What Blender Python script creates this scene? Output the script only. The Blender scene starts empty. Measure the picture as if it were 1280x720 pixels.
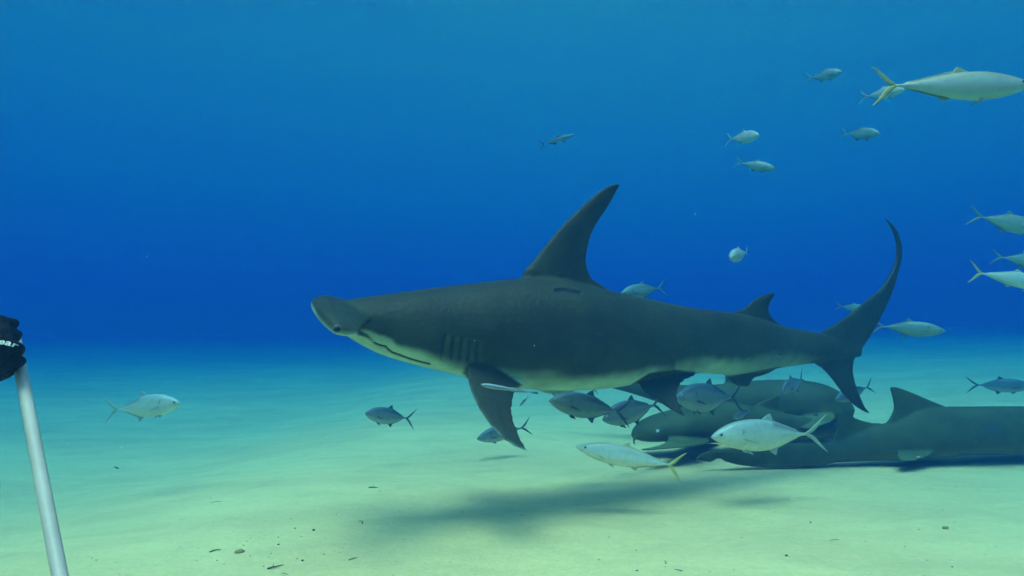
import bpy, bmesh, math, random
import numpy as np
from mathutils import Vector, Matrix, noise
from mathutils.bvhtree import BVHTree

random.seed(7)
scene = bpy.context.scene
COL = scene.collection

# ------------------------------------------------------------------ camera
F = 763.0                       # focal length in pixels of the 1280 wide picture
CAMZ = 0.85
PITCH = math.radians(5.25)
cam_d = bpy.data.cameras.new("camera")
cam_d.sensor_width = 36.0
cam_d.lens = 36.0 * F / 1280.0
cam_d.clip_start = 0.02
cam_d.clip_end = 2000
cam = bpy.data.objects.new("camera", cam_d)
cam.location = (0, 0, CAMZ)
cam.rotation_euler = (math.radians(90) + PITCH, 0, 0)
COL.objects.link(cam)
scene.camera = cam

# ------------------------------------------------------------------ light
SUN_DIR = Vector((0.14, 0.34, -0.92)).normalized()      # travel direction of the light
elev = math.asin(-SUN_DIR.z)
world = bpy.data.worlds.new("World")
scene.world = world
world.use_nodes = True
nt = world.node_tree
nt.nodes.clear()
sky = nt.nodes.new("ShaderNodeTexSky")
sky.sky_type = 'NISHITA'
sky.sun_disc = False
sky.dust_density = 7.0
sky.ozone_density = 0.3
sky.sun_elevation = elev
sky.sun_rotation = math.atan2(-SUN_DIR.x, -SUN_DIR.y)
bg = nt.nodes.new("ShaderNodeBackground")
bg.inputs["Strength"].default_value = 0.15
wo = nt.nodes.new("ShaderNodeOutputWorld")
nt.links.new(sky.outputs[0], bg.inputs[0])
nt.links.new(bg.outputs[0], wo.inputs[0])

sun_d = bpy.data.lights.new("sun", 'SUN')
sun_d.energy = 2.25
sun_d.angle = math.radians(22.0)          # rippled surface and scattering soften the shadows
sun_d.color = (1.0, 0.465, 0.20)
sun = bpy.data.objects.new("sun", sun_d)
sun.rotation_euler = SUN_DIR.to_track_quat('-Z', 'Y').to_euler()
sun.location = (0, 0, 30)
COL.objects.link(sun)

scene.view_settings.view_transform = 'Standard'
scene.view_settings.look = 'None'
scene.view_settings.gamma = 1.0
scene.view_settings.exposure = 1.37
scene.view_settings.use_curve_mapping = False
scene.render.engine = 'CYCLES'
scene.cycles.use_denoising = True
scene.cycles.max_bounces = 10
scene.cycles.volume_bounces = 4
scene.cycles.diffuse_bounces = 3
scene.cycles.sample_clamp_indirect = 4.0

SURFACE_Z = 6.8
BOX_TOP = 5.5
EXT = 110.0

# ------------------------------------------------------------------ helpers
def ray(px, py):
    u = (px - 640.0) / F
    v = -(py - 360.0) / F
    c, s = math.cos(PITCH), math.sin(PITCH)
    return Vector((u, c - s * v, s + c * v))

def at(px, py, Y):
    d = ray(px, py)
    return Vector((0, 0, CAMZ)) + d * (Y / d.y)

def ground_at(px, py):
    d = ray(px, py)
    p = Vector((0, 0, CAMZ)) + d * (CAMZ / -d.z)
    for _ in range(6):
        h = ground_h(p.x, p.y)
        p = Vector((0, 0, CAMZ)) + d * ((CAMZ - h) / -d.z)
    return p

def project(P):
    """numpy (n,3) world points -> pixel arrays"""
    x = P[:, 0]; y = P[:, 1]; z = P[:, 2] - CAMZ
    c, s = math.cos(PITCH), math.sin(PITCH)
    f = c * y + s * z
    u = -s * y + c * z
    f = np.maximum(f, 0.05)
    return 640 + F * x / f, 360 - F * u / f

def smooth(a, b, x):
    t = np.clip((x - a) / (b - a), 0, 1)
    return t * t * (3 - 2 * t)

def catmull(pts, n):
    """resample a polyline of vectors to n points evenly along a smooth curve"""
    P = [Vector(p) for p in pts]
    if len(P) == 2:
        return [P[0].lerp(P[1], i / (n - 1)) for i in range(n)]
    E = [P[0] * 2 - P[1]] + P + [P[-1] * 2 - P[-2]]
    dense = []
    for i in range(1, len(E) - 2):
        a, b, c, d = E[i - 1], E[i], E[i + 1], E[i + 2]
        for k in range(16):
            t = k / 16
            dense.append(0.5 * ((2 * b) + (c - a) * t + (2 * a - 5 * b + 4 * c - d) * t * t + (3 * b - a - 3 * c + d) * t ** 3))
    dense.append(P[-1].copy())
    L = [0.0]
    for i in range(1, len(dense)):
        L.append(L[-1] + (dense[i] - dense[i - 1]).length)
    out = []
    j = 0
    for i in range(n):
        t = L[-1] * i / (n - 1)
        while j < len(L) - 2 and L[j + 1] < t:
            j += 1
        seg = max(L[j + 1] - L[j], 1e-9)
        out.append(dense[j].lerp(dense[j + 1], (t - L[j]) / seg))
    return out

def tag(o, label=None, cat=None, group=None, kind=None):
    if label: o["label"] = label
    if cat: o["category"] = cat
    if group: o["group"] = group
    if kind: o["kind"] = kind
    return o

def link(name, me, mats, parent=None):
    o = bpy.data.objects.new(name, me)
    for m in (mats if isinstance(mats, (list, tuple)) else [mats]):
        if m: me.materials.append(m)
    COL.objects.link(o)
    if parent: o.parent = parent
    return o

def shade_smooth(me):
    me.polygons.foreach_set("use_smooth", [True] * len(me.polygons))

class MB:
    """collects vertices, faces, per vertex colours"""
    def __init__(self):
        self.v = []; self.f = []; self.c = []; self.m = []
    def rings(self, rings, cols=None, cap=True, mat=0):
        base = len(self.v)
        k = len(rings[0])
        for i, r in enumerate(rings):
            for j, p in enumerate(r):
                self.v.append(tuple(p))
                if callable(cols): self.c.append(cols(Vector(p)))
                elif cols is not None: self.c.append(cols)
                else: self.c.append((0.5, 0.5, 0.5))
        for i in range(len(rings) - 1):
            for j in range(k):
                a = base + i * k + j; b = base + i * k + (j + 1) % k
                self.f.append((a, b, b + k, a + k)); self.m.append(mat)
        if cap:
            self.f.append(tuple(base + j for j in reversed(range(k)))); self.m.append(mat)
            e = base + (len(rings) - 1) * k
            self.f.append(tuple(e + j for j in range(k))); self.m.append(mat)
    def ball(self, c, r, col=(0.5, 0.5, 0.5), sc=(1, 1, 1), n=10, mat=0, rot=None):
        rings = []
        for i in range(n + 1):
            th = math.pi * (0.02 + 0.96 * i / n)
            ring = []
            for j in range(n * 2):
                ph = math.pi * j / n
                p = Vector((math.sin(th) * math.cos(ph) * sc[0], math.sin(th) * math.sin(ph) * sc[1], math.cos(th) * sc[2])) * r
                if rot: p = rot @ p
                ring.append(Vector(c) + p)
            rings.append(ring)
        self.rings(rings, col, True, mat)
    def tube(self, pts, radii, col=(0.5, 0.5, 0.5), k=12, mat=0):
        rings = []
        n = len(pts)
        for i in range(n):
            p = Vector(pts[i])
            d = (Vector(pts[min(i + 1, n - 1)]) - Vector(pts[max(i - 1, 0)])).normalized()
            up = Vector((0, 0, 1)) if abs(d.z) < 0.9 else Vector((0, 1, 0))
            a = d.cross(up).normalized(); b = d.cross(a).normalized()
            r = radii[i] if hasattr(radii, '__len__') else radii
            rings.append([p + (a * math.cos(2 * math.pi * j / k) + b * math.sin(2 * math.pi * j / k)) * r for j in range(k)])
        self.rings(rings, col, True, mat)
    def fin(self, front, rear, thick, normal, n=14, col=None, tip_thick=None, te=0.12):
        """a blade: sections from root to tip between a leading and a trailing curve"""
        A = catmull(front, n); B = catmull(rear, n)
        tip_thick = thick * 0.25 if tip_thick is None else tip_thick
        prof = [(0, 0), (0.05, .5), (0.2, .9), (0.4, 1), (0.65, .72), (0.85, max(.35, te)), (1, te)]
        loop = [(x, y) for x, y in prof] + [(x, -y) for x, y in reversed(prof[1:])]
        rings = []
        for i in range(n):
            t = i / (n - 1)
            th = (thick + (tip_thick - thick) * t ** 0.8) * 0.5
            nn = normal(t) if callable(normal) else Vector(normal)
            ch = B[i] - A[i]
            if ch.length < 0.004: ch = Vector((0.004, 0, 0)) if ch.length < 1e-6 else ch.normalized() * 0.004
            rings.append([A[i] + ch * x + nn * (y * th) for x, y in loop])
        self.rings(rings, col, True)
    def mesh(self, name, color=True):
        me = bpy.data.meshes.new(name)
        me.from_pydata(self.v, [], self.f)
        me.update()
        if color:
            ca = me.color_attributes.new("Col", 'FLOAT_COLOR', 'POINT')
            arr = np.ones((len(self.v), 4), dtype=np.float32)
            arr[:, :3] = np.array(self.c, dtype=np.float32)
            ca.data.foreach_set("color", arr.ravel())
        if any(self.m):
            me.polygons.foreach_set("material_index", self.m)
        bm = bmesh.new(); bm.from_mesh(me)
        bmesh.ops.recalc_face_normals(bm, faces=bm.faces)
        bm.to_mesh(me); bm.free()
        shade_smooth(me)
        return me

def voxel(me, size, iters=3):
    """fuse all pieces into ONE continuous skin"""
    o = bpy.data.objects.new("tmp", me)
    COL.objects.link(o)
    r = o.modifiers.new("r", 'REMESH'); r.mode = 'VOXEL'; r.voxel_size = size; r.use_smooth_shade = True
    if iters:
        s = o.modifiers.new("s", 'SMOOTH'); s.factor = 0.5; s.iterations = iters
    dg = bpy.context.evaluated_depsgraph_get()
    out = bpy.data.meshes.new_from_object(o.evaluated_get(dg))
    bpy.data.objects.remove(o)
    shade_smooth(out)
    return out

def get_co(me):
    a = np.empty(len(me.vertices) * 3, dtype=np.float64)
    me.vertices.foreach_get("co", a)
    return a.reshape(-1, 3)

def set_col(me, rgb):
    ca = me.color_attributes.get("Col") or me.color_attributes.new("Col", 'FLOAT_COLOR', 'POINT')
    arr = np.ones((len(me.vertices), 4), dtype=np.float32)
    arr[:, :3] = rgb
    ca.data.foreach_set("color", arr.ravel())

def mix(a, b, t):
    t = np.asarray(t)[:, None]
    return a * (1 - t) + np.asarray(b) * t

# ------------------------------------------------------------------ materials
def nodes(name):
    m = bpy.data.materials.new(name); m.use_nodes = True
    return m, m.node_tree, m.node_tree.nodes["Principled BSDF"]

def skin_material(name, rough, noise_scale, vary, bump, metal=0.0, spec=0.4, sheen=0.0):
    m, nt, b = nodes(name)
    att = nt.nodes.new("ShaderNodeAttribute"); att.attribute_name = "Col"
    tc = nt.nodes.new("ShaderNodeTexCoord")
    n1 = nt.nodes.new("ShaderNodeTexNoise"); n1.inputs["Scale"].default_value = noise_scale; n1.inputs["Detail"].default_value = 6
    n1.inputs["Roughness"].default_value = 0.65
    nt.links.new(tc.outputs["Object"], n1.inputs["Vector"])
    mr = nt.nodes.new("ShaderNodeMapRange")
    mr.inputs[1].default_value = 0.3; mr.inputs[2].default_value = 0.7
    mr.inputs[3].default_value = 1 - vary; mr.inputs[4].default_value = 1 + vary
    nt.links.new(n1.outputs[0], mr.inputs[0])
    mx = nt.nodes.new("ShaderNodeVectorMath"); mx.operation = 'SCALE'
    nt.links.new(att.outputs["Color"], mx.inputs[0]); nt.links.new(mr.outputs[0], mx.inputs["Scale"])
    nt.links.new(mx.outputs[0], b.inputs["Base Color"])
    b.inputs["Roughness"].default_value = rough
    b.inputs["Metallic"].default_value = metal
    b.inputs["Specular IOR Level"].default_value = spec
    n2 = nt.nodes.new("ShaderNodeTexNoise"); n2.inputs["Scale"].default_value = noise_scale * 9; n2.inputs["Detail"].default_value = 3
    nt.links.new(tc.outputs["Object"], n2.inputs["Vector"])
    bp = nt.nodes.new("ShaderNodeBump"); bp.inputs["Strength"].default_value = bump; bp.inputs["Distance"].default_value = 0.01
    nt.links.new(n2.outputs[0], bp.inputs["Height"]); nt.links.new(bp.outputs[0], b.inputs["Normal"])
    return m

M_shark = skin_material("shark_skin", 0.55, 5.0, 0.30, 0.45, spec=0.22)
M_nurse = skin_material("nurse_shark_skin", 0.65, 6.0, 0.2, 0.3, spec=0.25)
M_fish = skin_material("fish_scales", 0.38, 30.0, 0.10, 0.2, metal=0.15, spec=0.5)
M_glove = skin_material("neoprene", 0.85, 40.0, 0.2, 0.5, spec=0.06)
M_pole = skin_material("plastic_pipe", 0.45, 12.0, 0.12, 0.1, spec=0.4)
M_bit = skin_material("debris", 0.8, 60.0, 0.3, 0.4, spec=0.2)

def sand_material():
    m, nt, b = nodes("sand")
    L = nt.links.new
    tc = nt.nodes.new("ShaderNodeTexCoord")
    def nz(scale, detail=5, rough=0.6, sx=1, sy=1, dist=0.0):
        mp = nt.nodes.new("ShaderNodeMapping"); mp.inputs["Scale"].default_value = (sx, sy, 1)
        L(tc.outputs["Object"], mp.inputs["Vector"])
        n = nt.nodes.new("ShaderNodeTexNoise"); n.inputs["Scale"].default_value = scale
        n.inputs["Detail"].default_value = detail; n.inputs["Roughness"].default_value = rough
        n.inputs["Distortion"].default_value = dist
        L(mp.outputs[0], n.inputs["Vector"]); return n.outputs[0]
    def ramp(src, p0, c0, p1, c1):
        r = nt.nodes.new("ShaderNodeValToRGB")
        r.color_ramp.elements[0].position = p0; r.color_ramp.elements[0].color = (*c0, 1)
        r.color_ramp.elements[1].position = p1; r.color_ramp.elements[1].color = (*c1, 1)
        L(src, r.inputs[0]); return r.outputs[0]
    def mul(a, c, fac=1.0):
        x = nt.nodes.new("ShaderNodeMix"); x.data_type = 'RGBA'; x.blend_type = 'MULTIPLY'
        x.inputs[0].default_value = fac; L(a, x.inputs[6]); L(c, x.inputs[7]); return x.outputs[2]
    base = ramp(nz(0.9, 6, 0.6, 0.6, 1.3, 0.6), 0.36, SAND_A, 0.62, SAND_B)
    patch = ramp(nz(3.2, 6, 0.62, 0.7, 1.3, 0.9), 0.34, (0.90, 0.91, 0.92), 0.56, (1, 1, 1))  # tone patches here and in base also stand in for soft light dapples
    fine = ramp(nz(38, 8, 0.75), 0.34, (0.88, 0.88, 0.87), 0.62, (1.0, 1.0, 1.0))
    grit = ramp(nz(160, 2, 0.5), 0.24, (0.55, 0.52, 0.48), 0.31, (1, 1, 1))
    col = mul(mul(mul(base, patch), fine), grit, 0.7)
    L(col, b.inputs["Base Color"])
    b.inputs["Roughness"].default_value = 0.95
    b.inputs["Specular IOR Level"].default_value = 0.1
    bp1 = nt.nodes.new("ShaderNodeBump"); bp1.inputs["Strength"].default_value = 0.32; bp1.inputs["Distance"].default_value = 0.05
    L(nz(4.5, 5, 0.55, 0.8, 1.4, 0.4), bp1.inputs["Height"])
    bp2 = nt.nodes.new("ShaderNodeBump"); bp2.inputs["Strength"].default_value = 0.6; bp2.inputs["Distance"].default_value = 0.008
    L(nz(70, 4, 0.6), bp2.inputs["Height"]); L(bp1.outputs[0], bp2.inputs["Normal"])
    L(bp2.outputs[0], b.inputs["Normal"])
    return m

SAND_A = (0.86, 0.58, 0.24)
SAND_B = (0.98, 0.68, 0.275)
M_sand = sand_material()

# ------------------------------------------------------------------ sea floor
def ground_h(x, y):
    h = 0.05 * noise.noise(Vector((x * 0.45 + 3.1, y * 0.6 + 1.7, 0)))
    h += 0.010 * noise.noise(Vector((x * 1.7, y * 2.3 + 5, 2.0)))
    h += 0.004 * noise.noise(Vector((x * 5.2, y * 7.0 + 5, 4.0)))
    r = math.hypot(x, y)
    h += 0.10 * smooth1(9, 30, r) * noise.noise(Vector((x * 0.09, y * 0.09, 9)))
    # the floor falls away gently to the left
    h -= 0.24 * smooth1(0.9, 3.6, -x) * smooth1(1.5, 4.5, y)
    h += 0.014 * max(min(x, 18), -14) * smooth1(3.5, 9, y)
    h += 0.038 * max(0.0, min(r, 60) - 6.5) * smooth1(5.5, 12, r)
    return h

def smooth1(a, b, x):
    t = min(max((x - a) / (b - a), 0), 1)
    return t * t * (3 - 2 * t)

def build_ground():
    N = 360
    def warp(t, lo, hi, c):
        # t in 0..1 -> dense around c
        s = 2 * t - 1
        k = 4.4
        v = math.sinh(k * s) / math.sinh(k)
        return c + (v * (hi - c) if v > 0 else v * (c - lo))
    xs = [warp(i / N, -EXT, EXT, 0.3) for i in range(N + 1)]
    ys = [warp(i / N, -EXT, EXT, 3.0) for i in range(N + 1)]
    vs = [(x, y, ground_h(x, y)) for y in ys for x in xs]
    W = N + 1
    fs = [(j * W + i, j * W + i + 1, (j + 1) * W + i + 1, (j + 1) * W + i) for j in range(N) for i in range(N)]
    me = bpy.data.meshes.new("sea_floor"); me.from_pydata(vs, [], fs); me.update(); shade_smooth(me)
    o = link("ground", me, M_sand)
    tag(o, "pale rippled sand of the sea floor", kind="structure")
build_ground()

# ------------------------------------------------------------------ water: its body and its surface
def box_mesh(name, x0, x1, y0, y1, z0, z1):
    me = bpy.data.meshes.new(name)
    v = [(x0, y0, z0), (x1, y0, z0), (x1, y1, z0), (x0, y1, z0), (x0, y0, z1), (x1, y0, z1), (x1, y1, z1), (x0, y1, z1)]
    f = [(0, 3, 2, 1), (4, 5, 6, 7), (0, 1, 5, 4), (1, 2, 6, 5), (2, 3, 7, 6), (3, 0, 4, 7)]
    me.from_pydata(v, [], f); me.update(); return me

def water_volume():
    m = bpy.data.materials.new("sea_water"); m.use_nodes = True
    nt = m.node_tree; nt.nodes.clear()
    out = nt.nodes.new("ShaderNodeOutputMaterial")
    pv = nt.nodes.new("ShaderNodeVolumePrincipled")
    SS = (0.0012, 0.0104, 0.028)          # scattering per metre
    SA = (0.262, 0.095, 0.032)            # absorption per metre
    D = 0.42
    c = [s / D for s in SS]
    ab = [(1 - a / (D * (1 - k))) ** 2 for a, k in zip(SA, c)]
    pv.inputs["Color"].default_value = (*c, 1)
    pv.inputs["Density"].default_value = D
    pv.inputs["Absorption Color"].default_value = (*ab, 1)
    pv.inputs["Density Attribute"].default_value = ""
    pv.inputs["Temperature Attribute"].default_value = ""
    nt.links.new(pv.outputs[0], out.inputs["Volume"])
    m.cycles.homogeneous_volume = True
    return m
haze = link("haze", box_mesh("haze", -EXT - 6, EXT + 6, -EXT - 6, EXT + 6, -1.6, BOX_TOP), water_volume())
tag(haze, "clear blue sea water that fades far things", kind="stuff")

def water_surface():
    N = 220
    def warp(t):
        s = 2 * t - 1
        return math.sinh(4.2 * s) / math.sinh(4.2) * (EXT + 60)
    xs = [warp(i / N) for i in range(N + 1)]
    ys = [warp(i / N) + 4 for i in range(N + 1)]
    vs = []
    for y in ys:
        for x in xs:
            h = 0.05 * noise.noise(Vector((x * 0.55, y * 0.8, 0.3))) + 0.02 * noise.noise(Vector((x * 1.6, y * 2.1, 4.3)))
            vs.append((x, y, SURFACE_Z + h))
    W = N + 1
    fs = [(j * W + i, (j + 1) * W + i, (j + 1) * W + i + 1, j * W + i + 1)[::-1] for j in range(N) for i in range(N)]
    me = bpy.data.meshes.new("water_surface"); me.from_pydata(vs, [], fs); me.update(); shade_smooth(me)
    m = bpy.data.materials.new("water_surface"); m.use_nodes = True
    nt = m.node_tree; nt.nodes.clear(); L = nt.links.new
    out = nt.nodes.new("ShaderNodeOutputMaterial")
    tc = nt.nodes.new("ShaderNodeTexCoord")
    n = nt.nodes.new("ShaderNodeTexNoise"); n.inputs["Scale"].default_value = 2.4; n.inputs["Detail"].default_value = 3
    L(tc.outputs["Object"], n.inputs["Vector"])
    bp = nt.nodes.new("ShaderNodeBump"); bp.inputs["Strength"].default_value = 0.5; bp.inputs["Distance"].default_value = 0.08
    L(n.outputs[0], bp.inputs["Height"])
    fr = nt.nodes.new("ShaderNodeFresnel"); fr.inputs["IOR"].default_value = 1.33
    gl = nt.nodes.new("ShaderNodeBsdfGlossy"); gl.inputs["Roughness"].default_value = 0.5
    gl.inputs["Color"].default_value = (0.95, 0.97, 1, 1)
    L(bp.outputs[0], gl.inputs["Normal"])
    tr = nt.nodes.new("ShaderNodeBsdfTransparent")
    mx = nt.nodes.new("ShaderNodeMixShader")
    L(fr.outputs[0], mx.inputs[0]); L(tr.outputs[0], mx.inputs[1]); L(gl.outputs[0], mx.inputs[2])
    L(mx.outputs[0], out.inputs["Surface"])
    o = link("water", me, m)
    tag(o, "underside of the rippled sea surface", kind="structure")
water_surface()

# ANIMALS
# ------------------------------------------------------------------ sharks
class Plane:
    """vertical centre plane of a swimming shark: Y = y0 + k * (X - x0); local axes s (along), w (away from the lens side), z"""
    def __init__(self, x0, y0, x1, y1):
        self.o = Vector((x0, y0, 0))
        self.d = Vector((x1 - x0, y1 - y0, 0)).normalized()
        self.n = Vector((-self.d.y, self.d.x, 0))          # far side
        self.M = Matrix(((self.d.x, self.n.x, 0, x0), (self.d.y, self.n.y, 0, y0), (0, 0, 1, 0), (0, 0, 0, 1)))
        self.Mi = self.M.inverted()
    def p(self, px, py, w=0.0):
        d = ray(px, py)
        c = Vector((0, 0, CAMZ))
        q = self.o + self.n * w
        t = (q - c).dot(self.n) / d.dot(self.n)
        return self.Mi @ (c + d * t)
    def pix(self, co, side=-1):
        """pixels of local points, folded to the near side"""
        c = co.copy()
        c[:, 1] = side * np.abs(c[:, 1])
        R = np.array(self.M)[:3, :3]; T = np.array(self.M)[:3, 3]
        return project(c @ R.T + T)

def interp(pts, x):
    xs = [p[0] for p in pts]; ys = [p[1] for p in pts]
    return float(np.interp(x, xs, ys))

def smooth_curve(pts, n=200):
    c = catmull([Vector((a, b, 0)) for a, b in pts], n)
    return [(p.x, p.y) for p in c]

def body_loft(mb, pl, top, bot, width, x0, x1, n=90, k=36, flat=2.1, wy=None):
    top = smooth_curve(top); bot = smooth_curve(bot); width = smooth_curve(width)
    rings = []
    for i in range(n):
        t = i / (n - 1)
        px = x0 + (x1 - x0) * t
        a = pl.p(px, interp(top, px)); b = pl.p(px, interp(bot, px))
        c = (a + b) * 0.5; hh = max((a.z - b.z) * 0.5, 0.004)
        hw = interp(width, px)
        dw = wy(px) if wy else 0
        ring = []
        for j in range(k):
            th = 2 * math.pi * j / k
            ct, st = math.cos(th), math.sin(th)
            e = 2 / flat
            y = math.copysign(abs(ct) ** e, ct) * hw
            z = math.copysign(abs(st) ** e, st) * hh
            # fullest a little below the middle
            y *= 1 - 0.10 * (z / hh)
            ring.append(Vector((c.x, y + dw, c.z + z)))
        rings.append(ring)
    mb.rings(rings)

N_W = Vector((0, 1, 0))

TE = 0.55
def hammerhead():
    k = 0.5
    X0 = (387 - 640) / F * 2.55
    pl = Plane(X0, 2.55, 2.77, 4.36)
    mb = MB()
    top = [(408, 384), (420, 377), (447, 372.5), (487, 367), (540, 360), (605, 352.5), (650, 348), (700, 349), (757, 363), (810, 374), (860, 384),
           (917, 391), (950, 399), (977, 407.5), (1000, 412), (1024, 416), (1050, 421), (1075, 428)]
    bot = [(408, 399), (420, 412), (437, 421), (455, 432), (480, 444), (505, 452), (535, 460), (560, 465.5), (577, 470), (600, 478), (630, 484), (655, 486),
           (685, 488), (720, 488), (755, 485.5), (790, 480), (830, 472), (868, 466.5), (907, 468), (940, 466), (972, 460), (1000, 456), (1017, 454), (1050, 450), (1075, 446)]
    wid = [(408, .06), (430, .12), (455, .14), (500, .165), (550, .195), (600, .235), (660, .255), (720, .255), (780, .235), (840, .19), (900, .145), (950, .11),
           (1000, .078), (1030, .055), (1050, .038), (1075, .018)]
    body_loft(mb, pl, top, bot, wid, 408, 1075, n=110, k=44)
    P = lambda px, py, w=0.0: pl.p(px, py, w)
    # first dorsal
    mb.fin([P(655, 372), P(652, 343), P(665, 327.5), P(685, 302), P(710, 274), P(730, 255), P(747.5, 240), P(760, 232.5), P(769, 229.5), P(774.5, 229.5)],
           [P(775, 385), P(760, 364), P(745, 356.5), P(735, 343), P(731, 327), P(734, 307), P(742, 285), P(757, 262), P(768, 244), P(775, 230.5)],
           0.085, N_W, n=26, tip_thick=0.016, te=TE)
    mb.fin([P(715, 372), P(718, 360), P(725, 350)], [P(790, 380), P(766, 366), P(740, 350)], 0.10, N_W, n=8, tip_thick=0.04, te=TE)
    # second dorsal
    mb.fin([P(905, 402), P(917, 390), P(930, 385), P(942, 375), P(953, 369), P(962, 366), P(969, 366.5)],
           [P(992, 420), P(977, 407.5), P(964, 397), P(960, 387), P(963, 378), P(967, 371), P(969.5, 367.5)],
           0.05, N_W, n=18, tip_thick=0.014, te=TE)
    # tail: upper and lower lobe
    mb.fin([P(1000, 428), P(1024, 416), P(1045, 404), P(1065, 390), P(1082, 376), P(1100, 361), P(1112, 344), P(1119, 328), P(1121, 310), P(1117, 292), P(1111, 280), P(1105.5, 274)],
           [P(1050, 462), P(1068, 445), P(1080, 430), P(1092, 410), P(1105, 387), P(1115, 365), P(1122, 342), P(1127, 320), P(1126, 303), P(1121, 288), P(1113, 277.5), P(1106.5, 274)],
           0.075, N_W, n=40, tip_thick=0.016, te=TE)
    mb.fin([P(998, 440), P(1017, 454), P(1028, 461), P(1040, 474), P(1052, 490), P(1067, 506), P(1080, 514.5), P(1088, 517)],
           [P(1075, 425), P(1070, 440), P(1065, 454), P(1066, 470), P(1072, 490), P(1078, 503), P(1083, 511), P(1088.5, 517.5)],
           0.07, N_W, n=22, tip_thick=0.014, te=TE)
    # anal fin
    mb.fin([P(900, 455), P(907, 469), P(914, 478), P(922, 482.5), P(932, 484)], [P(968, 448), P(968, 461), P(956, 468.5), P(943, 472), P(936, 483)],
           0.04, N_W, n=14, tip_thick=0.014, te=TE)
    # pectorals
    def pec(sgn):
        W = lambda t: sgn * (0.15 + 0.30 * t)
        fr = [(596, 440, -.12), (584, 457, .02), (583, 470, .12), (588, 490, .27), (597, 510, .42), (612, 532, .62), (630, 550, .8), (645, 560, .92), (660, 564.5, 1.0)]
        re = [(640, 450, -.12), (652, 470, .02), (653, 480, .10), (646, 487, .22), (641, 498, .36), (640, 515, .52), (645, 535, .72), (652, 550, .86), (661, 565, 1.0)]
        if sgn < 0:
            A = [P(a, b, W(t)) for a, b, t in fr]; B = [P(a, b, W(t)) for a, b, t in re]
        else:
            A = []; B = []
            for a, b, t in fr:
                q = P(a, b, -abs(W(t))); A.append(Vector((q.x + .10, abs(W(t)) * 1.35 - .04, 0.74 + (q.z - 0.70) * 0.20)))
            for a, b, t in re:
                q = P(a, b, -abs(W(t))); B.append(Vector((q.x + .10, abs(W(t)) * 1.35 - .04, 0.74 + (q.z - 0.70) * 0.20)))
        nn = Vector((0, 1, 0.35 * -sgn if sgn < 0 else -1.0)).normalized()
        mb.fin(A, B, 0.055, nn, n=24, tip_thick=0.015, te=TE)
    pec(-1); pec(1)
    # pelvics
    def pel(sgn):
        W = lambda t: -(0.10 + 0.14 * t)
        fr = [(796, 468, -.1), (800, 486, .15), (812, 495, .35), (830, 507.5, .6), (847, 517.5, .9), (857, 521, 1)]
        re = [(862, 456, -.1), (869, 467, .05), (857, 476, .25), (847.5, 487, .45), (847, 499, .65), (852, 511, .85), (857.5, 521.5, 1)]
        A = [P(a, b, W(t)) for a, b, t in fr]; B = [P(a, b, W(t)) for a, b, t in re]
        if sgn > 0:
            A = [Vector((q.x, -q.y * 1.3, 0.76 + (q.z - 0.70) * 0.10)) for q in A]; B = [Vector((q.x, -q.y * 1.3, 0.76 + (q.z - 0.70) * 0.10)) for q in B]
        mb.fin(A, B, 0.045, Vector((0, 1, -0.4 * sgn)).normalized(), n=16, tip_thick=0.014, te=TE)
    pel(-1); pel(1)
    # the hammer: sections from the far wing tip to the near wing tip
    sec = [(0.43, (404, 372.5), (424, 377), .024), (0.38, (398, 372), (436, 378), .034), (0.25, (394, 373.5), (452, 382), .045), (0.12, (391, 375.5), (456, 386), .058),
           (0.0, (388.0, 379), (466, 394), .075), (-0.12, (391.5, 386.5), (464, 398), .085), (-0.24, (399, 396.5), (455, 407), .072), (-0.33, (407.5, 404.5), (450, 413.5), .060),
           (-0.385, (414.5, 410), (449, 416.5), .050), (-0.41, (421, 412.5), (442, 417.3), .030)]
    prof = [(0, 0), (.02, .40), (.08, .72), (.22, 1), (.5, .95), (.8, .6), (1, .2)]
    loop = [(x, y) for x, y in prof] + [(x, -y * .85) for x, y in reversed(prof[1:])]
    rings = []
    for i in range(len(sec)):
        w, l, t, th = sec[i]
        a = P(l[0], l[1], w); b = P(t[0], t[1], w)
        ch = b - a
        nrm = Vector((-ch.z, 0, ch.x)).normalized()
        rings.append([a + ch * x + nrm * (y * th * .5) for x, y in loop])
    # densify
    dense = []
    K = len(loop)
    lines = [catmull([r[j] for r in rings], 36) for j in range(K)]
    dense = [[lines[j][i] for j in range(K)] for i in range(36)]
    mb.rings(dense)
    me = voxel(mb.mesh("tmp"), 0.006, 7)
    co = get_co(me)
    px, py = pl.pix(co)
    rng = np.random.default_rng(3)
    wob = np.array([noise.noise(Vector((c[0] * 3, c[1] * 3, c[2] * 6))) for c in co]) * 7
    wob += np.array([noise.noise(Vector((c[0] * 14, c[1] * 14, c[2] * 20))) for c in co]) * 3
    DARK = np.array((0.026, 0.030, 0.010)); PALE = np.array((0.46, 0.60, 0.36)); MID = np.array((0.038, 0.050, 0.018))
    col = np.tile(DARK, (len(co), 1))
    # pale underside limit
    lim = np.interp(px, [400, 436, 450, 470, 500, 560, 600, 660, 740, 800, 842, 846, 900, 960, 1010, 1040, 1075],
                    [416, 417, 414, 423, 434, 450, 461, 469, 469, 466, 460, 452, 450, 446, 446, 450, 452])
    bw = np.interp(px, [400, 450, 520, 600, 740, 860, 1000], [2, 3, 9, 16, 14, 12, 12])
    t = smooth(lim - bw * .6, lim + bw, py + wob)
    onbody = (np.abs(co[:, 1]) < 0.6)
    col = mix(col, MID, smooth(-60, 0, py - lim + wob) * 0.7)
    col = mix(col, PALE, t * np.interp(px, [400, 640, 700, 840, 880, 930, 1040], [.92, .92, 1.0, 1.0, .85, .42, .32]))
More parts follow.
